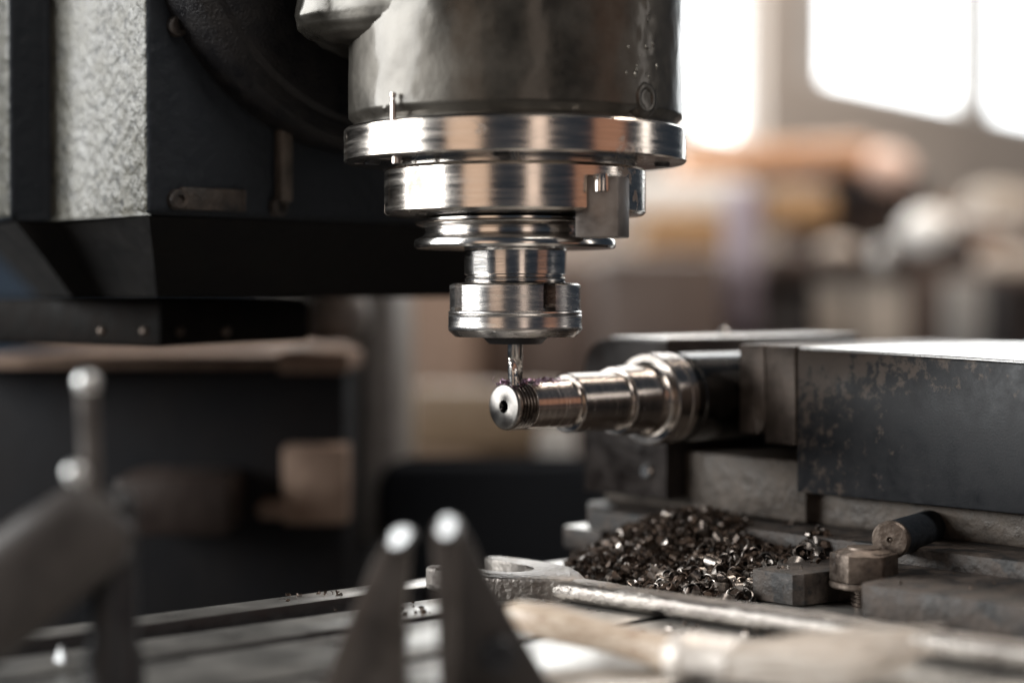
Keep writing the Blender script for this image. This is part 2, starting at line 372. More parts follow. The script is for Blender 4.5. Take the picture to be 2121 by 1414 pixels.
# head body: cast cylinder + neck
SPX, SPW = inv((0.0012, 0, 0))[:2]
def headz(py): return ZC + (620 - py) * D0 / FPX
hz0 = headz(271)
n = 260; rings = []
zs = [hz0 + 0.0005, hz0 + 0.002, hz0 + 0.004] + [hz0 + 0.004 + 0.0014 * i for i in range(1, 75)] + [0.30, 0.40]
for z in zs:
    ring = []
    for i in range(n):
        t = 2 * math.pi * i / n
        r = 0.0622 - (0.0022 if z < hz0 + 0.003 else 0)
        # fillet that swells out into the neck, upwards of its underside
        dx = math.cos(t); dw = math.sin(t)
        p = Vector((dx * 2.6, dw * 2.6, z * 42))
        r += 0.00055 * noise.noise(p) + 0.00022 * noise.noise(p * 2.7) + 0.00008 * noise.noise(p * 7)
        # lumpy flame-cut seam down the right of the casting
        az = (math.degrees(t) + math.degrees(TH) + 90 - 49 + 180) % 360 - 180
        k_ = math.exp(-(az / 5.5) ** 2)
        if k_ > 0.02:
            q_ = Vector((dx * 260 * 0.062, dw * 260 * 0.062, z * 220)) + noise.noise_vector(Vector((dx * 9, dw * 9, z * 140))) * 0.7
            r += k_ * (0.0002 + 0.00022 * noise.noise(q_) + 0.0004 * noise.noise(q_ * 1.9 + Vector((5, 3, 1))))
        ring.append(Vector((SPX + r * dx, SPW + r * dw, z)))
    rings.append(ring)
hb = loft(rings)
part('head_casting', hb, M_head, mm, 50)
def necksec(z, g):
    # plan of the neck: tangent to the cylinder, running back to the swivel disc
    pts = []
    ctrl = [(-0.030, -0.0525), (-0.0385, -0.0475), (-0.055, -0.0355), (-0.070, -0.0250), (-0.0770, -0.0190), (-0.0800, -0.0130), (-0.0800, 0.0), (-0.0760, 0.040), (-0.03, 0.070), (0.03, 0.045), (0.02, -0.02)]
    for x, y in ctrl:
        x = -0.02 + (x + 0.02) * g; y = 0.0 + y * (0.55 + 0.45 * g)
        a_, b_, _ = inv((x, y, 0)); a_ += 0.0010 * noise.noise(Vector((x * 50, y * 50, z * 50)))
        pts.append(Vector((a_, b_, z)))
    return pts
nb_ = loft([necksec(z, g) for z, g in ((0.202, 0.62), (0.2035, 0.80), (0.2055, 0.91), (0.2085, 0.97), (0.213, 0.995), (0.222, 1.0), (0.25, 1.0), (0.40, 1.0))])
bmesh.ops.subdivide_edges(nb_, edges=nb_.edges[:], cuts=3, smooth=0.5, use_grid_fill=True)
nb_ = rough(nb_, 0.0014, 75); nb_ = rough(nb_, 0.0005, 190)
part('neck', nb_, M_head, mm, 70)
# screw boss, oil nipple, drips
def oncyl(px, py, r):
    x = (px - CX) / FPX * (D0 - 0.04) - 0.0012
    y = -math.sqrt(max(0, r * r - x * x)); z = ZC + (620 - py) * (D0 + y) / FPX
    return Vector((x + 0.0012, y, z)), Vector((x, y, 0)).normalized()
def cylpart(name, px, py, r, prof, m, parent, seg=24):
    p, nrm = oncyl(px, py, r)
    pl = Vector(inv(p)); nl = Vector((nrm.dot(U), nrm.dot(W), 0))
    return part(name, lathe(prof, seg, align(pl, pl + nl)), m, parent)
sb = cylpart('screw_boss', 1335, 205, 0.0615, [(0.0078, -0.002), (0.0070, -0.0002), (0.0054, 0.0008), (0.0040, 0.0010), (0.0028, 0.0006), (0.0022, -0.0012), (0, -0.0014)], M_head, mm)
for i in range(24):
    px = random.gauss(1332, 20); py = random.uniform(-20, 190)
    p, nrm = oncyl(px, py, 0.0622); rr = random.uniform(0.0003, 0.0011)
    b = ball(inv(p - nrm * rr * 0.45), rr, sz=random.uniform(0.8, 1.6), n=10)
    part('paint_blister', b, M_blist, mm)
p, nrm = oncyl(826, 228, 0.0625)
q = Vector(inv(p + nrm * 0.002))
nb = lathe([(0.0010, -0.004), (0.0010, 0.0025), (0.0007, 0.0028), (0.0007, 0.004), (0.0011, 0.0043), (0.0011, 0.0056), (0, 0.006)], 16, tr(*q))
part('oil_nipple', nb, M_steel, mm)
p, nrm = oncyl(822, 333, 0.058); q = Vector(inv(p))
part('drip_pin', lathe([(0, -0.0042), (0.0018, -0.004), (0.0018, -0.001), (0.0012, -0.001), (0.0012, 0.004)], 16, tr(q.x, q.y, headz(333))), M_steel, mm)
# steel ring at the foot of the head
z1, z0 = headz(272), headz(341)
ring = lathe([(0.030, z0 + 0.0006), (0.0615, z0 + 0.0002), (0.0634, z0), (0.0640, z0 + 0.0006), (0.0640, z1 - 0.0008), (0.0632, z1), (0.0600, z1 + 0.0002)], 128, tr(SPX, SPW, 0))
part('head_ring', ring, M_ring, mm)
for k in range(3):
    b, _ = oncyl((760, 1040, 1390)[k], 340, 0.054); q = inv(b)
    part('screw', lathe([(0, -0.0012), (0.0026, -0.0010), (0.003, 0.0), (0.003, 0.001)], 18, tr(q[0], q[1], z0)), M_black, mm)
# spindle nose
za, zb = headz(348), headz(447)
sn = mach('spindle_nose', 'shiny turned steel spindle nose with drive key below the head ring', 'spindle', SPX, SPW, zb)
part('spindle_flange', lathe([(0.030, za + 0.011), (0.046, za + 0.011), (0.046, za - 0.0005), (0.0482, za - 0.001), (0.049, za - 0.002), (0.049, zb + 0.001), (0.048, zb), (0.034, zb - 0.0008), (0.0, zb - 0.0008)], 112, tr(SPX, SPW, 0)), M_ring, sn)
kp = Vector((0.0012 + 0.0305, -0.0372, 0)); ka = math.atan2(-0.0372, 0.0305)
kb = box(-0.0075, 0.0085, -0.0065, 0.0065, headz(500), headz(381), 0.0007)
bmesh.ops.transform(kb, matrix=Matrix.Rotation(-TH, 4, 'Z') @ tr(*(kp - O)) @ Matrix.Rotation(R(-22), 4, 'Z'), verts=kb.verts)
dk = part('drive_key', kb, M_key, sn)
ks = Vector(inv((0.0012 + 0.0305, -0.0425, headz(372))))
part('screw', lathe([(0, 0.003), (0.003, 0.003), (0.0034, 0.0), (0.0034, -0.003)], 18, tr(ks.x, ks.y, ks.z - 0.004)), M_steel, dk)

# collet chuck
ch = mach('collet_chuck', 'polished steel collet chuck with grooved flange and slotted clamping nut', 'collet chuck', SPX, SPW, headz(712))
T = tr(SPX, SPW, 0)
g = [(0.0, headz(455)), (0.0345, headz(455)), (0.0345, headz(459)), (0.0372, headz(461)), (0.0378, headz(464)), (0.0372, headz(468)), (0.0345, headz(473)),
     (0.0338, headz(478)), (0.0338, headz(486)), (0.0345, headz(490)), (0.0374, headz(497)), (0.0379, headz(503)), (0.0379, headz(510)), (0.0372, headz(515)), (0.022, headz(517)), (0.0, headz(517))]
part('grooved_flange', lathe(g, 112, T), M_steel, ch)
g = [(0.0198, headz(516)), (0.0193, headz(520)), (0.0191, headz(560)), (0.0191, headz(568)), (0.0182, headz(570)), (0.0182, headz(574)), (0.0190, headz(577)), (0.0190, headz(583)), (0.0185, headz(589)), (0, headz(589))]
part('chuck_body', lathe(g, 96, T), M_steel, ch)
# nut with six spanner slots
def nut_bm():
    N = 144; b = bmesh.new(); rows = []
    prof = [(0.0195, 586), (0.0235, 587), (0.0246, 591), (0.0246, 597), (0.0246, 604), (0.0246, 612), (0.0246, 622), (0.0246, 630), (0.0246, 636), (0.0246, 643), (0.0251, 645),
            (0.0252, 648), (0.0249, 651), (0.0252, 653), (0.02508, 657), (0.0252, 660), (0.02508, 664), (0.0252, 667), (0.02508, 671), (0.0252, 674), (0.0252, 682), (0.0249, 685), (0.0226, 697), (0.012, 697.5)]
    for r, py in prof:
        row = []
        for i in range(N):
            t = 2 * math.pi * i / N
            rr = r
            if 588 < py < 644:
                # slot centre angles, measured from the camera side
                a = (math.degrees(t) + math.degrees(TH) + 90 - 31 + 45) % 90 - 45
                hw = 6.0 if 598 < py < 630 else 4.5
                if abs(a) < hw and 588 < py < 638: rr = r - 0.006
            row.append(b.verts.new((rr * math.cos(t), rr * math.sin(t), headz(py))))
        rows.append(row)
    for a, c in zip(rows, rows[1:]):
        for i in range(N): j = (i + 1) % N; b.faces.new((a[i], a[j], c[j], c[i]))
    for f in b.faces:
        if all(Vector(v.co.xy).length < 0.0238 and headz(640) < v.co.z < headz(589) for v in f.verts): f.material_index = 1  # slot recesses painted black in place of their shade
    bmesh.ops.transform(b, matrix=T, verts=b.verts)
    return b
part('clamping_nut', nut_bm(), M_nut, ch).data.materials.append(M_black)
part('collet', lathe([(0.0135, headz(696)), (0.0122, headz(699)), (0.0098, headz(712)), (0.0035, headz(712.5)), (0.0030, headz(705))], 64, T), M_black, ch)

# end mill: shank and two twisted flutes
em = mach('end_mill', 'thin fluted steel end mill held in the collet, cutting the shaft', 'milling cutter', SPX, SPW, 0.0775)
ez = headz(712) + 0.003
part('shank', lathe([(0, ez), (0.0029, ez), (0.0029, headz(738)), (0.0026, headz(742)), (0, headz(742))], 32, T), M_steel, em)
rings = []
for i in range(34):
    f = i / 33; z = headz(741) + (0.0768 - headz(741)) * f; tw = f * 1.6 + 0.7
    ring = []
    for j in range(28):
        t = 2 * math.pi * j / 28
        rr = 0.0028 - 0.0013 * max(0, math.cos(2 * (t - tw))) ** 0.8
        ring.append(Vector((SPX + rr * math.cos(t), SPW + rr * math.sin(t), z)))
    rings.append(ring)
part('flutes', loft(rings), M_steel, em, 40)

# ------------------------------------------------------------------ workpiece
ZS = 0.0687
ws = mach('stepped_shaft', 'turned steel stepped shaft clamped in the vise, its end being milled', 'workpiece', 0, 0, ZS)
TX = tr(0, 0, ZS) @ AX
pf = [(0, 0.0065), (0.0015, 0.0060), (0.0016, 0.0022), (0.0017, 0.0012), (0.0025, 0.0)]
pf2 = [(0.0025, 0.0), (0.0078, 0.0), (0.0083, 0.0002), (0.0087, 0.0007)]
part('centre_hole', lathe(pf, 48, TX), M_eshaft, ws)
part('end_face', lathe(pf2, 96, TX), M_face, ws)
th = [(0.0087, 0.0007), (0.0090, 0.0012)]
s = 0.0020
while s < 0.0092:
    th += [(0.0090, s), (0.0081, s + 0.0004), (0.0081, s + 0.0006), (0.0090, s + 0.0010)]; s += 0.0016
th += [(0.0090, 0.0100)]
part('threaded_end', lathe(th, 96, TX), mat('dark_thread', (0.10, 0.085, 0.075), (0.28, 0.24, 0.21), 0.32, 1.0, 200), ws)
bd = [(0.0090, 0.0100), (0.00915, 0.0104), (0.00915, 0.0321), (0.0093, 0.0324), (0.0112, 0.0325), (0.0116, 0.0329), (0.0116, 0.0582), (0.0118, 0.0585), (0.0133, 0.0586), (0.0137, 0.0590),
      (0.0137, 0.0745), (0.0139, 0.0760), (0.0145, 0.0769), (0.0155, 0.0773)]
part('shaft_body', lathe(bd, 112, TX), M_shaft, ws)
co = [(0.0155, 0.0773), (0.0181, 0.0774), (0.0187, 0.0779), (0.0186, 0.0845), (0.0182, 0.0848), (0.0182, 0.0855), (0.0186, 0.0858), (0.0186, 0.0890), (0.0176, 0.0893)]
part('collar', lathe(co, 112, TX), M_shaft, ws)
part('clamped_end', lathe([(0.0178, 0.0894), (0.0178, 0.0940), (0.0184, 0.0946), (0.0184, 0.235), (0, 0.236)], 112, TX), M_eshaft, ws)
# swarf on the cut along the top
sbm = bmesh.new()
def ribbon(bm, c, axis, r, w, turns, pitch, th=0.00016, seg=9, ph=0.0, taper=True):
    ax = Vector(axis).normalized(); e1 = ax.orthogonal().normalized(); e2 = ax.cross(e1)
    pts = []
    for i in range(seg + 1):
        f = i / seg; a = ph + f * turns * 2 * math.pi
        rad = e1 * math.cos(a) + e2 * math.sin(a)
        ww = w * (1 - 0.6 * abs(2 * f - 1) ** 3) if taper else w
        base = Vector(c) + rad * r * (0.75 + 0.25 * f) + ax * pitch * f
        o = rad * th
        pts.append([bm.verts.new(base - ax * ww / 2), bm.verts.new(base + ax * ww / 2), bm.verts.new(base + ax * ww / 2 + o), bm.verts.new(base - ax * ww / 2 + o)])
    for a, b in zip(pts, pts[1:]):
        for i in range(4): j = (i + 1) % 4; bm.faces.new((a[i], a[j], b[j], b[i]))
    bm.faces.new(pts[0][::-1]); bm.faces.new(pts[-1])
for i in range(150):
    f = random.random()
    s_ = random.uniform(0.0005, 0.028) if f > 0.35 else random.uniform(0.0, 0.010)
    w_ = random.gauss(-0.0002, 0.0020)
    z_ = ZS + math.sqrt(max(1e-9, 0.0090 ** 2 - w_ ** 2)) + random.uniform(-0.0002, 0.0004)
    ribbon(sbm, (s_, w_, z_), (random.gauss(0, 1), random.gauss(0, 1), random.gauss(0, 0.6)), random.uniform(0.0004, 0.0013), random.uniform(0.0003, 0.0008), random.uniform(0.5, 1.6), random.uniform(0.0, 0.002), 0.00008, 8, random.random() * 6)
ribbon(sbm, (-0.0010, 0.0030, ZS + 0.0098), (0.3, 1, 0.2), 0.0014, 0.0004, 0.5, 0.0008, 0.0001, 10, 2.0)
M_swarf = mat('purple_tinted_swarf', (0.16, 0.08, 0.12), (0.60, 0.42, 0.55), 0.3, 1.0, 600)
sw_o = part('swarf', sbm, M_swarf, None)
sw_o.location = O; sw_o.rotation_euler = (0, 0, TH)
tag(sw_o, 'fine curled purple-tinted swarf lying along the top of the shaft', 'swarf', kind='stuff')

# ------------------------------------------------------------------ vise
SJ = 0.1136; ZT = 0.0902; SE = SJ + 0.128
vs = mach('machine_vise', 'heavy black steel machine vise bolted to the table, clamping the shaft', 'vise', SJ, -0.05, 0.032)
# fixed jaw block; chamfer dips toward the near end of the top edge
jb = box(SJ, SE, -0.26, -0.0482, 0.0322, ZT - 0.0012, 0.0008, 2)
def dip(bm):
    for v in bm.verts:
        if v.co.z > 0.08:
            v.co.z -= 0.0062 * max(0, min(1, (-0.06 - v.co.y) / 0.2)) * max(0, 1 - (v.co.x - SJ) / 0.128)
    return bm
part('jaw_block', dip(jb), M_jaw, vs)
part('jaw_top', dip(box(SJ + 0.0004, SE, -0.26, -0.0484, ZT - 0.00125, ZT, 0.0004, 1)), M_top, vs)
# plates
def plate(w0, w1, z0, z1, cut):
    # end outline in (w, z): the lower near corner rounded
    pts = [(w1, z1), (w1, z0)]
    r = cut
    for i in range(7):
        t = math.pi / 2 * i / 6
        pts.append((w0 + r - r * math.sin(t), z0 + r - r * math.cos(t)))
    pts += [(w0, z1)]
    M = Matrix(((0, 0, 1, 0), (1, 0, 0, 0), (0, 1, 0, 0), (0, 0, 0, 1)))
    return prism([(a, b) for a, b in pts], SJ - 0.0008, SE, 0.0005, M)
part('jaw_plate', plate(-0.0322, -0.0188, 0.0545, ZT + 0.0005, 0.005), M_plate, vs)
part('jaw_plate', plate(-0.0480, -0.0324, 0.0510, ZT + 0.0002, 0.0006), M_plate, vs)
# rear jaw
M2 = Matrix(((0, 0, 1, 0), (1, 0, 0, 0), (0, 1, 0, 0), (0, 0, 0, 1)))
rj = [(0.0190, 0.024), (0.0690, 0.024), (0.0690, 0.078)] + [(0.0690 - 0.013 + 0.013 * math.cos(R(a)), 0.0785 + 0.013 * math.sin(R(a))) for a in (15, 30, 45, 60, 75, 90)] + [(0.0190, 0.0915)]
part('rear_jaw', prism(rj, SJ - 0.004, SE, 0.0008, M2), M_jaw2, vs)
part('rear_jaw_top', box(SJ - 0.002, SE, 0.0205, 0.0545, 0.0916, 0.0926, 0.0004), M_top, vs)
q = inv(at(1330, 990, 0.785))
part('screw', lathe([(0.0032, -0.002), (0.0032, 0.001), (0.0026, 0.0018), (0, 0.0018)], 20, tr(SJ - 0.004, 0.030, 0.0355) @ Matrix.Rotation(R(-90), 4, 'Y')), M_steel, vs)
q = inv(at(1502, 692, 0.84))
part('ball_oiler', ball((q[0], q[1], q[2]), 0.0027), M_steel, vs)
part('bed_rail', box(0.121, SE, -0.047, 0.0188, 0.019, 0.044, 0.0012), M_base, vs)
body = box(0.128, SE, -0.24, 0.075, 0.0175, 0.0312, 0.002, 3)
part('base_casting', rough(body, 0.0006, 80, 3), M_base, vs)
foot_ = prism([(0.098, 0.055), (0.098, -0.235), (0.24, -0.235), (0.24, 0.075), (0.118, 0.075)], 0.0055, 0.0182, 0.0016)
part('base_plate', foot_, M_lug, vs)
# slotted lug for the clamping bolt
A = inv(at(1555, 1247, 0.662)); sl = A[0]; wl0 = A[1]
def U_lug(sfront, w_hi, w_lo, slot_w, slot_hw, z1):
    pts = [(0.112, w_hi), (sfront + 0.001, w_hi), (sfront, w_hi - 0.001)]
    pts += [(sfront, slot_w + slot_hw + 0.004), (sfront + 0.003, slot_w + slot_hw + 0.001)]
    for i in range(9):
        t = math.pi * i / 8
        pts.append((sfront + 0.016 + slot_hw * math.sin(t), slot_w + slot_hw * math.cos(t)))
    pts += [(sfront + 0.003, slot_w - slot_hw - 0.001), (sfront, slot_w - slot_hw - 0.004), (sfront, w_lo), (0.112, w_lo)]
    return prism(pts[::-1], 0.0006, z1, 0.0007)
bo = inv(at(1789, 1212, 0.650))
print('lug', A, 'bolt', bo)
part('slotted_lug', U_lug(sl, wl0, wl0 - 0.16, bo[1], 0.0115, 0.0118), M_lug, vs)
q = inv(at(1245, 1085, 0.80))
o = part('rear_lug', box(q[0] - 0.012, q[0] + 0.05, q[1] - 0.012, q[1] + 0.012, 0.0006, 0.0102, 0.0012, 2), M_table, vs); o.data.materials.append(M_lug)
for f in o.data.polygons:
    if f.normal.z < 0.5: f.material_index = 1
c0 = at(1843, 1118, 0.655); c1 = c0 + Vector((0.48, 0.88, -0.02)) * 0.075
gr = lathe([(0, 0.0003), (0.0008, 0.0010), (0.0012, 0.0), (0.0062, 0), (0.0069, 0.0007), (0.0069, 0.0030), (0.0066, 0.0034), (0.0066, 0.075), (0, 0.075)], 40, align(inv(c0), inv(c1)))
o = part('guide_rod', gr, M_castdark, vs); o.data.materials.append(M_bolt)  # shadow on the rod body painted as a dark material
ax_ = (Vector(inv(c1)) - Vector(inv(c0))).normalized()
for f in o.data.polygons:
    if (f.center + OFF[o.name] - Vector(inv(c0))).dot(ax_) < 0.0032: f.material_index = 1

# clamping bolt in the lug
zl = 0.0118
bt = mach('clamping_bolt', 'rusty hexagon bolt with washer and bare thread standing in the vise lug', 'bolt', bo[0], bo[1], 0)
hx = []
def hexr(r, z, a0=R(10)): return [Vector((bo[0] + r * math.cos(a0 + i * math.pi / 3), bo[1] + r * math.sin(a0 + i * math.pi / 3), z)) for i in range(6)]
zw = ZC - (1216 - 620) * 0.650 / FPX
hb = loft([hexr(0.0122, zw + 0.0022), hexr(0.0122, zw + 0.0122)])
bmesh.ops.bevel(hb, geom=hb.edges[:], offset=0.0007, segments=2, affect='EDGES', profile=0.5)
hh_ = part('hex_head', hb, M_bolt, bt)
TB = tr(bo[0], bo[1], 0)
part('head_crown', lathe([(0.0102, zw + 0.0118), (0.0097, zw + 0.0126), (0.0070, zw + 0.0134), (0.0062, zw + 0.0136), (0.0060, zw + 0.0142), (0, zw + 0.0144)], 40, TB), M_bolt, hh_)
part('washer', lathe([(0.0046, zw + 0.0021), (0.0118, zw + 0.0021), (0.0122, zw + 0.0016), (0.0122, zw + 0.0006), (0.0118, zw), (0.0046, zw)], 48, TB), M_bolt, bt)
tp = [(0.0042, zw + 0.0005)]; z = zw
while z > -0.020: tp += [(0.0046, z), (0.0046, z - 0.0003), (0.0039, z - 0.0008), (0.0039, z - 0.0010)]; z -= 0.0014
part('threaded_stud', lathe(tp + [(0, z)], 32, TB), M_bolt, bt)

# ------------------------------------------------------------------ chips
def heap_h(x, y):
    h = 0
    for cx, cy, r, a in heaps: 
        d2 = ((x - cx) ** 2 + (y - cy) ** 2) / (r * r)
        h = max(h, a * max(0, 1 - d2 ** 0.75))
    return h
heaps = []
for px, py, d, r, a in ((1668, 1170, 0.690, 0.020, 0.0135), (1700, 1150, 0.705, 0.016, 0.019), (1440, 1180, 0.745, 0.052, 0.0225), (1340, 1200, 0.722, 0.036, 0.012), (1530, 1200, 0.712, 0.040, 0.014), (1600, 1185, 0.71, 0.036, 0.012), (1480, 1235, 0.690, 0.034, 0.006), (1640, 1160, 0.735, 0.03, 0.016)):
    c = at(px, py, d); heaps.append((c.x, c.y, r, a))
def chip(bm, c, s, seg=8):
    ax = Vector((random.gauss(0, 1), random.gauss(0, 1), random.gauss(0, 0.8)))
    ribbon(bm, c, ax, s * random.uniform(0.5, 1.0), s * random.uniform(0.7, 1.9), random.uniform(0.25, 1.2), s * random.uniform(0.0, 0.6), s * 0.14, seg, random.random() * 6.28)
# core of packed dark swarf under the loose chips
core = bmesh.new(); G = 60
gx0, gx1, gy0, gy1 = 0.005, 0.165, -0.03, 0.11
vg = {}
for i in range(G + 1):
    for j in range(G + 1):
        x = gx0 + (gx1 - gx0) * i / G; y = gy0 + (gy1 - gy0) * j / G
        h = heap_h(x, y)
        vg[i, j] = core.verts.new((x, y, h * 0.9 - 0.001 + 0.0012 * noise.noise(Vector((x * 400, y * 400, 0))) * (h > 0.0005)))
for i in range(G):
    for j in range(G):
        if max(vg[a].co.z for a in ((i, j), (i + 1, j), (i + 1, j + 1), (i, j + 1))) > 0.0008:
            core.faces.new((vg[i, j], vg[i + 1, j], vg[i + 1, j + 1], vg[i, j + 1]))
for v in [v for v in core.verts if not v.link_faces]: core.verts.remove(v)
cand = []
for i in range(11000):
    x = random.uniform(0.0, 0.17); y = random.uniform(-0.05, 0.11); h = heap_h(x, y)
    if h > 0.0012 or (h > 0.0001 and random.random() < 0.5): cand.append((x, y, h))
random.shuffle(cand)
dark = bmesh.new(); pale = bmesh.new()
for k, (x, y, h) in enumerate(cand[:3600]):
    s = random.choice((random.uniform(0.0006, 0.0013), random.uniform(0.0006, 0.0013), random.uniform(0.0012, 0.0026)))
    chip(dark if k % 10 < 9 else pale, (x, y, h + s * 0.35 + 0.0004), s, 8)
tmp = bpy.data.meshes.new('t'); dark.to_mesh(tmp); dark.free(); core.from_mesh(tmp)
hp = placed('chip_heap', 'heap of dark oily steel chips piled against the vise base', 'chip heap', (heaps[2][0], heaps[2][1], 0))
part('packed_chips', core, M_soot, hp, 25, kind='stuff')
part('loose_chips', pale, M_chip, hp, 25, kind='stuff')
# the larger curls, one by one
vis = sorted(cand, key=lambda c: c[1] - 0.25 * c[2] + random.gauss(0, 0.035))
variants = []
for k in range(9):
    b = bmesh.new(); ribbon(b, (0, 0, 0), (random.gauss(0, 1), random.gauss(0, 1), 0.2), random.uniform(0.0018, 0.0028), random.uniform(0.0020, 0.0046), random.uniform(0.22, 0.68), random.uniform(0, 0.002), 0.0003, 12, random.random() * 6)
    for f in b.faces: f.smooth = True
    me = bpy.data.meshes.new('steel_chip'); bmesh.ops.recalc_face_normals(b, faces=b.faces); b.to_mesh(me); b.free(); me.set_sharp_from_angle(angle=R(40)); me.materials.append(M_chip); variants.append(me)
def loose_chip(x, y, z, sc, label, group, dk=0.0):
    o = bpy.data.objects.new('steel_chip', random.choice(dark_variants if random.random() < dk else variants)); scene.collection.objects.link(o)
    o.location = (x, y, z); o.rotation_euler = [random.uniform(0, 6.28) for _ in range(3)]; o.scale = (sc, sc, sc)
    tag(o, label, 'metal chip', group)
dark_variants = []
for me in variants:
    m2 = me.copy(); m2.materials.clear(); m2.materials.append(M_soot); dark_variants.append(m2)
for x, y, h in vis[:210]:
    loose_chip(x, y, h + 0.0016, random.uniform(0.65, 1.35), 'curled steel chip lying on the heap beside the vise', 'curled steel chips on the heap')
def on_table(px, py, z=0.0008):
    v = F + Vector((1, 0, 0)) * ((px - CX) / FPX) + UP * ((CY - py) / FPX)
    return cam.location + v * ((z - ZC) / v.z)
for k in range(46):
    c = random.random()
    if c < 0.35: px, py = random.gauss(610, 70), None
    elif c < 0.7: px, py = random.gauss(880, 22), None
    else: px, py = random.gauss(690, 30), None
    land = random.choice(lands[:2])
    s_, w_, _z = wz(px, 1230); w_ = random.uniform(*land); 
    # move along the slot so that it stays on that land below the pixel column
    p = sw(s_, w_, 0.0006)
    loose_chip(p.x, p.y, p.z, random.uniform(0.2, 0.5), 'tiny dark chip scattered on the bare table lands left of the spanner', 'tiny chips scattered on the table', 1.0)

for k in range(26):
    s_ = random.uniform(sl + 0.004, sl + 0.045); w_ = random.choice((random.uniform(bo[1] - 0.10, bo[1] - 0.018), random.uniform(bo[1] + 0.018, wl0 - 0.002)))
    p = sw(s_, w_, zl + 0.0006)
    loose_chip(p.x, p.y, p.z, random.uniform(0.2, 0.6), 'small chip lying on the dark slotted vise lug around the bolt', 'small chips on the vise lug', 0.75)
for k in range(34):
    p = on_table(random.uniform(1330, 1640), random.uniform(1290, 1325), 0.0007)
    loose_chip(p.x, p.y, p.z, random.uniform(0.25, 0.6), 'small chip on the table between the spanner and the brush', 'small chips between spanner and brush', 0.6)
# ------------------------------------------------------------------ spanner
N0 = at(1135, 1213, 0.671); E0 = at(2260, 1377, 0.517)
spn = placed('spanner', 'long worn open-ended steel spanner lying across the table in front of the chips', 'spanner', N0)
hd = (E0 - N0).normalized(); sd = Vector((0, 0, 1)).cross(hd).normalized(); ud = hd.cross(sd).normalized()
rings = []
for i in range(60):
    f = -0.05 + 1.05 * i / 59; c = N0.lerp(E0, f)
    hw = 0.0068 - 0.0006 * min(1, max(0, f)) + 0.0062 * math.exp(-((f + 0.05) / 0.075) ** 2); hh = 0.0042 - 0.0004 * math.exp(-((f + 0.05) / 0.05) ** 2)
    ring = []
    for j in range(24):
        t = 2 * math.pi * j / 24; cs, sn_ = math.cos(t), math.sin(t); e = 0.78
        a = hw * math.copysign(abs(cs) ** e, cs); b_ = hh * math.copysign(abs(sn_) ** e, sn_)
        if b_ > hh * 0.7 and abs(a) < hw * 0.62: b_ -= 0.0011 * (0.15 < f < 2)
        p = c + sd * a + ud * b_
        p += (sd * cs + ud * sn_) * 0.00025 * noise.noise(p * 500)
        ring.append(p)
    rings.append(ring)
part('handle', loft(rings), M_wrench, spn, 50)
# head outline in its own plane: x along the jaw opening direction
mouth = (at(945, 1172, 0.708) - N0); mouth.z = 0; mouth.normalize(); side = Vector((-mouth.y, mouth.x, 0))
def arc(cx, cy, r, a0, a1, n): return [(cx + r * math.cos(R(a0 + (a1 - a0) * i / n)), cy + r * math.sin(R(a0 + (a1 - a0) * i / n))) for i in range(n + 1)]
hp_ = [(-0.016, 0.0040), (-0.004, 0.0118), (0.008, 0.0205), (0.022, 0.0225), (0.034, 0.0205)] + arc(0.043, 0.0160, 0.0046, 80, -60, 6) + \
      [(0.038, 0.0105), (0.022, 0.0098)] + arc(0.019, 0.0, 0.0096, 80, 280, 10)[1:-1] + [(0.022, -0.0098), (0.040, -0.0105)] + arc(0.0455, -0.0158, 0.0046, 60, -80, 6) + \
      [(0.034, -0.0210), (0.022, -0.0225), (0.008, -0.0200), (-0.004, -0.0118), (-0.016, -0.0040)]
Mh = Matrix(((mouth.x, side.x, 0, N0.x + 0.0), (mouth.y, side.y, 0, N0.y), (0, 0, 1, N0.z), (0, 0, 0, 1)))
part('open_jaw', prism(hp_[::-1], -0.0044, 0.0044, 0.0014, Mh, seg=3), M_wrench, spn, 40)

# ------------------------------------------------------------------ brush
B0 = at(1046, 1264, 0.566); B1 = at(1405, 1355, 0.537); B2 = at(1540, 1370, 0.525); B3 = at(1830, 1362, 0.512)
br = placed('brush', 'flat paint brush with worn wooden handle and pale bristles lying in front of the spanner', 'brush', B0)
def sect(c, d, hw, hh, n=22, e=0.8):
    sdv = Vector((0, 0, 1)).cross(d).normalized(); uv = d.cross(sdv).normalized(); out = []
    for j in range(n):
        t = 2 * math.pi * j / n; cs, sn_ = math.cos(t), math.sin(t)
        out.append(c + sdv * hw * math.copysign(abs(cs) ** e, cs) + uv * hh * math.copysign(abs(sn_) ** e, sn_))
    return out
d01 = (B1 - B0).normalized(); d12 = (B2 - B1).normalized()
hs = [(0, 0.0012, 0.001), (0.02, 0.0034, 0.0026), (0.08, 0.0056, 0.0042), (0.25, 0.0068, 0.0052), (0.45, 0.0064, 0.005), (0.65, 0.0052, 0.0044), (0.85, 0.0060, 0.0050), (1.0, 0.0085, 0.0056)]
part('handle', loft([sect(B0.lerp(B1, f), d01, a, b) for f, a, b in hs]), M_wood, br, 60)
part('ferrule', loft([sect(B1.lerp(B2, f), d12, a, b) for f, a, b in ((-0.03, 0.0090, 0.006), (0.0, 0.0096, 0.0064), (0.15, 0.0098, 0.0064), (0.18, 0.0103, 0.0068), (0.26, 0.0103, 0.0068), (0.29, 0.0099, 0.0064), (0.8, 0.0115, 0.006), (1.0, 0.0120, 0.0058))]), M_ferr, br, 40)
bb = bmesh.new(); sdv = Vector((0, 0, 1)).cross(d12).normalized(); d23 = (B3 - B2).normalized()
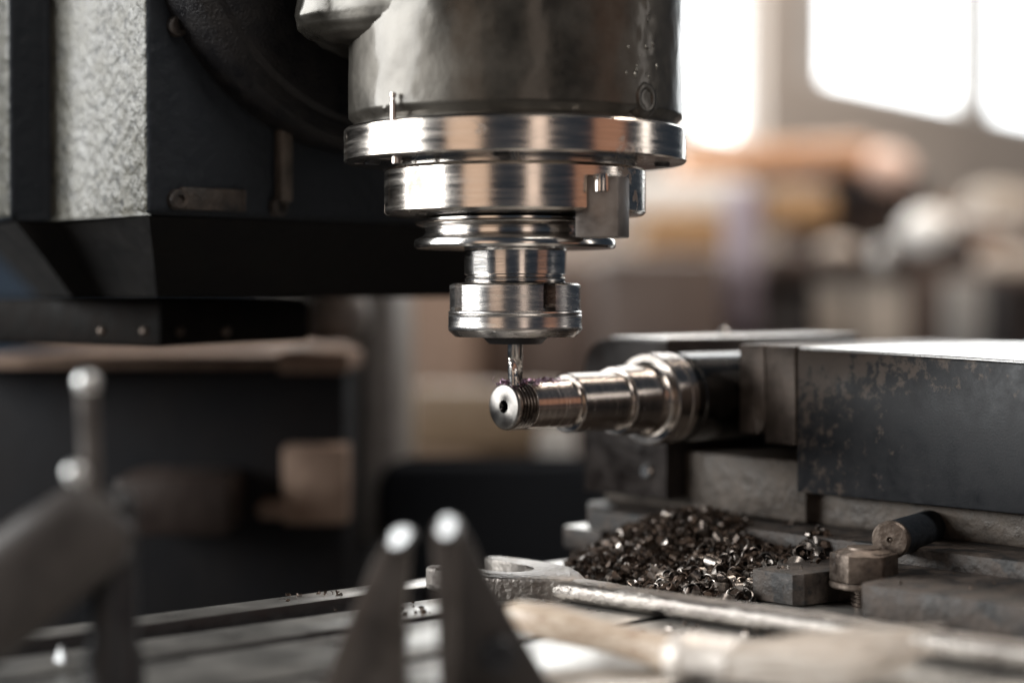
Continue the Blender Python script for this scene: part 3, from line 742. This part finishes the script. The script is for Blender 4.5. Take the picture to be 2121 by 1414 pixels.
for i in range(620):
    a = random.uniform(-1, 1); b_ = random.uniform(-1, 1) * math.sqrt(1 - a * a * 0.6)
    r0 = B2 + sdv * a * 0.0112 + Vector((0, 0, b_ * 0.0050))
    r2 = B3 + sdv * a * 0.022 + Vector((0, 0, b_ * 0.0055)) + d23 * random.gauss(-0.003, 0.004) + Vector((random.gauss(0, 0.002), random.gauss(0, 0.002), random.gauss(0, 0.0015)))
    r1 = r0.lerp(r2, 0.5) + Vector((random.gauss(0, 0.001), random.gauss(0, 0.001), random.gauss(0.0005, 0.0008)))
    w_ = random.choice((0.0003, 0.0005, 0.0008)); vsx = []
    for p, k in ((r0, 1), (r1, 0.9), (r2, 0.4)):
        vsx.append([bb.verts.new(p + Vector((w_ * k, 0, 0))), bb.verts.new(p + Vector((-w_ * k, 0, w_ * k))), bb.verts.new(p + Vector((0, 0, -w_ * k)))])
    for x, y in zip(vsx, vsx[1:]):
        for q_ in range(3): z_ = (q_ + 1) % 3; bb.faces.new((x[q_], x[z_], y[z_], y[q_]))
part('bristles', bb, M_brist, br, kind='stuff')

# ------------------------------------------------------------------ caliper jaws in the foreground
ca = placed('caliper', 'blurred dark steel caliper in the foreground, its two pointed jaws standing up', 'caliper', at(900, 1440, 0.49))
def jaw(pts, d0, d1, bev=0.0012):
    """side outline of a jaw, from d0 to d1 metres deep"""
    rows = []
    q = [at(px, py, d0) for px, py in pts]
    b = bmesh.new()
    f_ = [b.verts.new(p) for p in q]; r_ = [b.verts.new(p + Vector((0.0, d1 - d0, -0.0015))) for p in q]
    b.faces.new(f_); b.faces.new(r_[::-1]); m_ = len(q)
    for i in range(m_): j = (i + 1) % m_; b.faces.new((f_[j], f_[i], r_[i], r_[j]))
    bmesh.ops.recalc_face_normals(b, faces=b.faces)
    bmesh.ops.bevel(b, geom=b.edges[:], offset=bev, segments=2, affect='EDGES', profile=0.5)
    return b
part('jaw', jaw([(790, 1130), (806, 1106), (846, 1094), (850, 1125), (840, 1260), (840, 1500), (625, 1500), (668, 1414), (730, 1260), (768, 1170)], 0.500, 0.512), M_cal, ca)
part('jaw', jaw([(893, 1100), (904, 1076), (940, 1070), (955, 1090), (950, 1500), (912, 1500), (900, 1250)], 0.492, 0.506), M_knob if False else M_cal, ca)
part('jaw_flank', jaw([(938, 1078), (952, 1076), (972, 1104), (1000, 1165), (1064, 1285), (1130, 1400), (1180, 1500), (938, 1500)], 0.500, 0.510), mat('dark_jaw_flank', (0.030, 0.026, 0.025), (0.05, 0.044, 0.041), 0.55, 0.2, 60), ca)
def facet(px, py, d, a, b, roll):
    n_ = Vector((-0.66, -0.64, 0.38)).normalized(); c = at(px, py, d)
    M = Matrix.Translation(c) @ n_.to_track_quat('Z', 'Y').to_matrix().to_4x4() @ Matrix.Rotation(R(roll), 4, 'Z') @ Matrix.Diagonal((a, b, 1, 1))
    return lathe([(0, -0.002), (1.0, -0.002), (1.0, 0.0001), (0.93, 0.0004), (0, 0.0005)], 32, M)
part('ground_tip', facet(828, 1112, 0.4985, 0.0046, 0.0030, 20), M_tip, ca)
part('ground_tip', facet(926, 1090, 0.4905, 0.0040, 0.0032, -10), M_tip, ca)
p = at(1035, 1362, 0.494)
part('thumb_screw', lathe([(0, 0), (0.0046, 0), (0.0052, 0.0006), (0.0052, 0.006), (0, 0.006)], 28, align(p, p + Vector((0, 1, 0)))), M_black, ca)
pa, pb = at(640, 1500, 0.50), at(1160, 1500, 0.50)
part('beam', box(pa.x, pb.x, pa.y - 0.002, pa.y + 0.014, 0.0008, pa.z + 0.003, 0.0006), M_cal, ca)

# ------------------------------------------------------------------ lever at left
LD = 0.485
lv = placed('clamp_lever', 'blurred grey clamp lever with two bright ball ends at the left edge', 'lever', at(235, 1420, LD))
k1 = at(181, 793, LD); k2 = at(157, 980, LD - 0.015)
part('rod', rod(at(181, 800, LD), at(193, 1080, LD), 0.0027), M_cal, lv)
part('ball_knob', ball(k1, 0.0033, sz=1.1), M_knob, lv)
part('ball_knob', ball(k2, 0.0030), M_knob, lv)
arm = []
for px, py, hw, hh in ((236, 1050, 0.006, 0.008), (205, 1080, 0.010, 0.0125), (120, 1145, 0.011, 0.0140), (20, 1220, 0.011, 0.0145), (-120, 1325, 0.011, 0.0145)):
    arm.append(sect(at(px, py, LD + 0.004), (at(-120, 1320, LD) - at(240, 1040, LD)).normalized(), hw, hh, e=0.6))
part('arm', loft(arm), mat('brown_grey_lever_paint', (0.030, 0.026, 0.025), (0.055, 0.047, 0.043), 0.5, 0.1, 60), lv, 50)
pp = at(236, 1300, LD + 0.012)
part('post', lathe([(0, 0.0006), (0.0085, 0.0006), (0.0085, 0.012), (0.0066, 0.016), (0.0064, at(236, 1050, LD).z), (0.004, at(236, 1040, LD).z + 0.002), (0, at(236, 1040, LD).z + 0.002)], 32, tr(pp.x, pp.y, 0)), M_black, lv)
p = at(122, 1405, 0.55); 
gl = placed('steel_offcut', 'small bright pointed steel offcut at the lower left corner', 'offcut', (p.x, p.y, 0))
n_ = Vector((-0.66, -0.64, 0.38)).normalized()
Mo = Matrix.Translation(at(120, 1378, 0.55)) @ n_.to_track_quat('Z', 'Y').to_matrix().to_4x4()
part('blade', prism([(-0.0045, -0.0050), (0.0048, -0.0050), (0.0010, 0.0030), (-0.0030, 0.0062)], -0.0018, 0, 0.0004, Mo), M_tip, gl)

# ------------------------------------------------------------------ saddle and knee behind the table (left)
kn = placed('machine_knee', 'dark blurred machine knee and saddle with tan ledge behind the table', 'machine base', at(500, 1100, 1.0))
def pbox(px0, px1, py0, py1, d0, d1, bev=0.003, seg=2):
    a, b = at(px0, py1, d0), at(px1, py0, d0)
    return box(a.x, b.x, a.y, a.y + (d1 - d0), a.z, b.z, bev, seg)
part('ledge', pbox(-120, 700, 748, 758, 0.98, 1.36), M_tan, kn)
part('ledge_block', pbox(575, 722, 728, 772, 0.965, 1.05, 0.002), M_tan, kn)
part('saddle', pbox(-140, 715, 759, 1420, 1.0, 1.3), mat('dark_saddle_iron', (0.014, 0.0155, 0.019), (0.022, 0.021, 0.022), 0.7, 0.0, 20, 0.4, 90, spec=0.15), kn)  # one even dark tone for the saddle
part('side_block', pbox(585, 718, 925, 1085, 0.975, 0.999, 0.0015), M_tan, kn)
part('side_ledge', pbox(530, 600, 1040, 1075, 0.972, 0.998, 0.003), M_tan, kn)
part('cover', pbox(235, 470, 990, 1110, 0.93, 0.999, 0.003), M_brown, kn)
gb = placed('gearbox', 'blurred grey gearbox housing with round boss beneath the column', 'gearbox', at(760, 1000, 1.12))
part('housing', pbox(722, 822, 540, 1120, 1.10, 1.3, 0.01), M_grey, gb)
part('casting', pbox(610, 760, 600, 712, 1.06, 1.099, 0.012, 3), M_grey, gb)
p = at(690, 585, 1.04)
part('boss', lathe([(0.004, 0.0), (0.011, 0), (0.014, 0.003), (0.014, 0.02), (0, 0.02)], 32, align(p, p + Vector((0, 1, 0)))), M_grey, gb)
p = at(600, 655, 1.03)
part('knob', lathe([(0, 0), (0.006, 0), (0.008, 0.002), (0.008, 0.028), (0, 0.028)], 28, align(p, p + Vector((0, 1, 0)))), M_black, gb)

# ------------------------------------------------------------------ workshop background
M_orange = mat('orange_paint', (0.46, 0.24, 0.13), (0.56, 0.33, 0.20), 0.4, 0, 20)
M_peach = mat('peach_cover', (0.80, 0.58, 0.48), None, 0.5)
M_white = mat('white_paint', (0.78, 0.77, 0.74), (0.82, 0.81, 0.79), 0.5)
M_ochre = mat('ochre_board', (0.33, 0.19, 0.09), (0.42, 0.26, 0.13), 0.5, 0, 20)
M_toolsteel = mat('dark_tool_steel', (0.03, 0.028, 0.03), (0.05, 0.045, 0.045), 0.5, 0.2, 30)  # own dark colour of the motor, drawer and can
M_beige = mat('beige_crate', (0.42, 0.36, 0.30), (0.52, 0.45, 0.39), 0.6, 0, 10)
M_umber = mat('umber_cabinet', (0.085, 0.06, 0.05), (0.12, 0.085, 0.07), 0.45, 0, 10)
M_matte = mat('matte_black_rubber', (0.026, 0.029, 0.034), None, 1.0, 0, 30, spec=0.0)
M_lilac = mat('lilac_rag', (0.34, 0.28, 0.33), (0.45, 0.39, 0.44), 0.7, 0, 30)
M_gold = mat('golden_brown_board', (0.15, 0.10, 0.06), (0.2, 0.14, 0.09), 0.5, 0, 10)
def bgthing(name, label, cat, px0, px1, py0, py1, d, dep, m, bev=0.01, pname='body', tilt=0.0, group=None):
    d *= 1.5; dep *= 1.5; bev *= 1.4
    a, b = at(px0, py1, d), at(px1, py0, d); c = (a + b) / 2
    t = placed(name, label, cat, (c.x, c.y, a.z), group)
    bm = box(a.x, b.x, a.y, a.y + dep, a.z, b.z, bev, 2)
    if tilt: bmesh.ops.rotate(bm, cent=c, matrix=Matrix.Rotation(R(tilt), 3, 'Y'), verts=bm.verts)
    part(pname, bm, m, t); return t
wb = placed('workbench', 'cluttered blurred workbench along the window wall behind the vise', 'workbench', at(1700, 700, 2.85))
part('bench_top', pbox(1250, 2700, 560, 590, 2.62, 3.22, 0.004), M_umber, wb)
part('bench_front', pbox(1270, 2680, 592, 1500, 2.68, 3.15, 0.004), M_umber, wb)
bgthing('orange_roll', 'orange rolled cover lying along the back of the bench', 'cover', 1400, 1815, 292, 362, 1.95, 0.08, M_orange, 0.015, tilt=-2)
bgthing('peach_bag', 'pale peach bag at the right end of the orange roll', 'bag', 1800, 1905, 305, 385, 1.93, 0.09, M_peach, 0.02, tilt=22)
bgthing('white_box', 'white box under the orange roll behind the milling head', 'box', 1290, 1560, 372, 440, 1.9, 0.10, M_white, 0.008)
bgthing('lilac_rag', 'lilac grey rag hanging down beside the white box', 'rag', 1505, 1575, 385, 690, 1.70, 0.02, M_lilac, 0.008)
bgthing('ochre_box', 'ochre box to the right of the hanging rag', 'box', 1590, 1730, 395, 470, 1.92, 0.10, M_ochre, 0.008)
bgthing('copper_box', 'brown copper-coloured box to the left of the hanging rag', 'box', 1330, 1500, 445, 525, 1.86, 0.08, M_ochre, 0.008)
bgthing('dark_motor', 'dark motor casing under the pale peach bag', 'motor', 1715, 1930, 352, 430, 1.98, 0.12, M_toolsteel, 0.015, tilt=6)
for px, py, rx, d, lab in ((1922, 482, 58, 1.78, 'bright white enamel bowl on the bench, right of the dim one'), (1735, 520, 46, 1.80, 'dim grey bowl on the bench, left of the bright white one')):
    d *= 1.5; c = at(px, py, d); r = rx / FPX * d
    t = placed('bowl', lab, 'bowl', c, 'bowls on the bench')
    part('shell', ball(c, r, sz=0.85 if rx > 50 else 0.5), M_white if rx > 50 else M_beige, t)
bgthing('long_crate', 'brown crate row behind the bowls at the right', 'crate', 1640, 2200, 430, 560, 2.02, 0.10, M_umber, 0.01)
bgthing('beige_carton', 'beige carton at the right edge above the bench', 'carton', 2040, 2180, 390, 455, 1.9, 0.1, M_beige, 0.008, tilt=10)
bgthing('beige_carton', 'beige carton at the right edge on the bench top', 'carton', 2070, 2200, 520, 592, 1.76, 0.1, M_beige, 0.008)
for i, (x0, x1, m_) in enumerate(((1690, 1760, M_beige), (1775, 1880, M_beige), (1895, 1945, M_umber), (1955, 2040, M_grey), (2050, 2100, M_toolsteel))):
    bgthing('drawer_front', ('beige narrow drawer front under the bench, leftmost', 'beige wide drawer front under the bench', 'brown drawer front under the bench', 'grey drawer front under the bench', 'black drawer front under the bench, rightmost')[i], 'drawer', x0, x1, 578, 760, 1.735, 0.012, m_, 0.003)
bgthing('brown_cabinet', 'dark brown cabinet below the copper-coloured box', 'cabinet', 1240, 1500, 530, 1000, 1.6, 0.12, M_umber, 0.01)
# seen between the head and the table
bgthing('grey_cabinet', 'pale grey-brown cabinet seen under the milling head', 'cabinet', 800, 985, 505, 1000, 1.75, 0.2, M_tan, 0.01)
bgthing('dark_cabinet', 'brown cabinet standing directly behind the collet chuck', 'cabinet', 985, 1260, 540, 1000, 1.82, 0.2, M_umber, 0.01)
bgthing('gold_board', 'golden brown board leaning low behind the shaft', 'board', 830, 1190, 800, 940, 1.1, 0.03, M_gold, 0.01)
bgthing('pale_tube', 'short pale blue-grey tube left of the rear vise jaw', 'tube', 1110, 1195, 890, 985, 0.9, 0.03, M_white, 0.02)
bgthing('dark_trough', 'black curved trough behind the table under the golden board', 'trough', 780, 1500, 952, 1300, 0.72, 0.02, M_matte, 0.012)

bgthing('tan_tray', 'tan tray lying crooked between the bowls and the motor', 'tray', 1790, 2010, 415, 452, 2.0, 0.1, M_tan, 0.006, tilt=8)
bgthing('steel_bar', 'pale steel bar leaning at the right above the long crate', 'bar', 1980, 2140, 452, 472, 1.86, 0.02, M_white, 0.004, tilt=14)
bgthing('brown_toolbox', 'small brown toolbox on the bench front beside the rag', 'toolbox', 1590, 1690, 520, 575, 1.74, 0.07, M_umber, 0.006)
bgthing('tan_sack', 'tan sack slumped at the right end of the crate row', 'sack', 2010, 2110, 470, 530, 1.84, 0.08, M_tan, 0.03)
bgthing('white_can', 'small white can standing between the two bowls', 'can', 1815, 1850, 500, 552, 1.75, 0.03, M_white, 0.012)
bgthing('black_can', 'small black can at the right of the bright bowl', 'can', 1995, 2030, 490, 556, 1.75, 0.03, M_toolsteel, 0.012)
bgthing('rust_pipe', 'rusty pipe lying low behind the drawer fronts', 'pipe', 1560, 1900, 556, 574, 1.73, 0.02, M_brown, 0.008, tilt=-2)
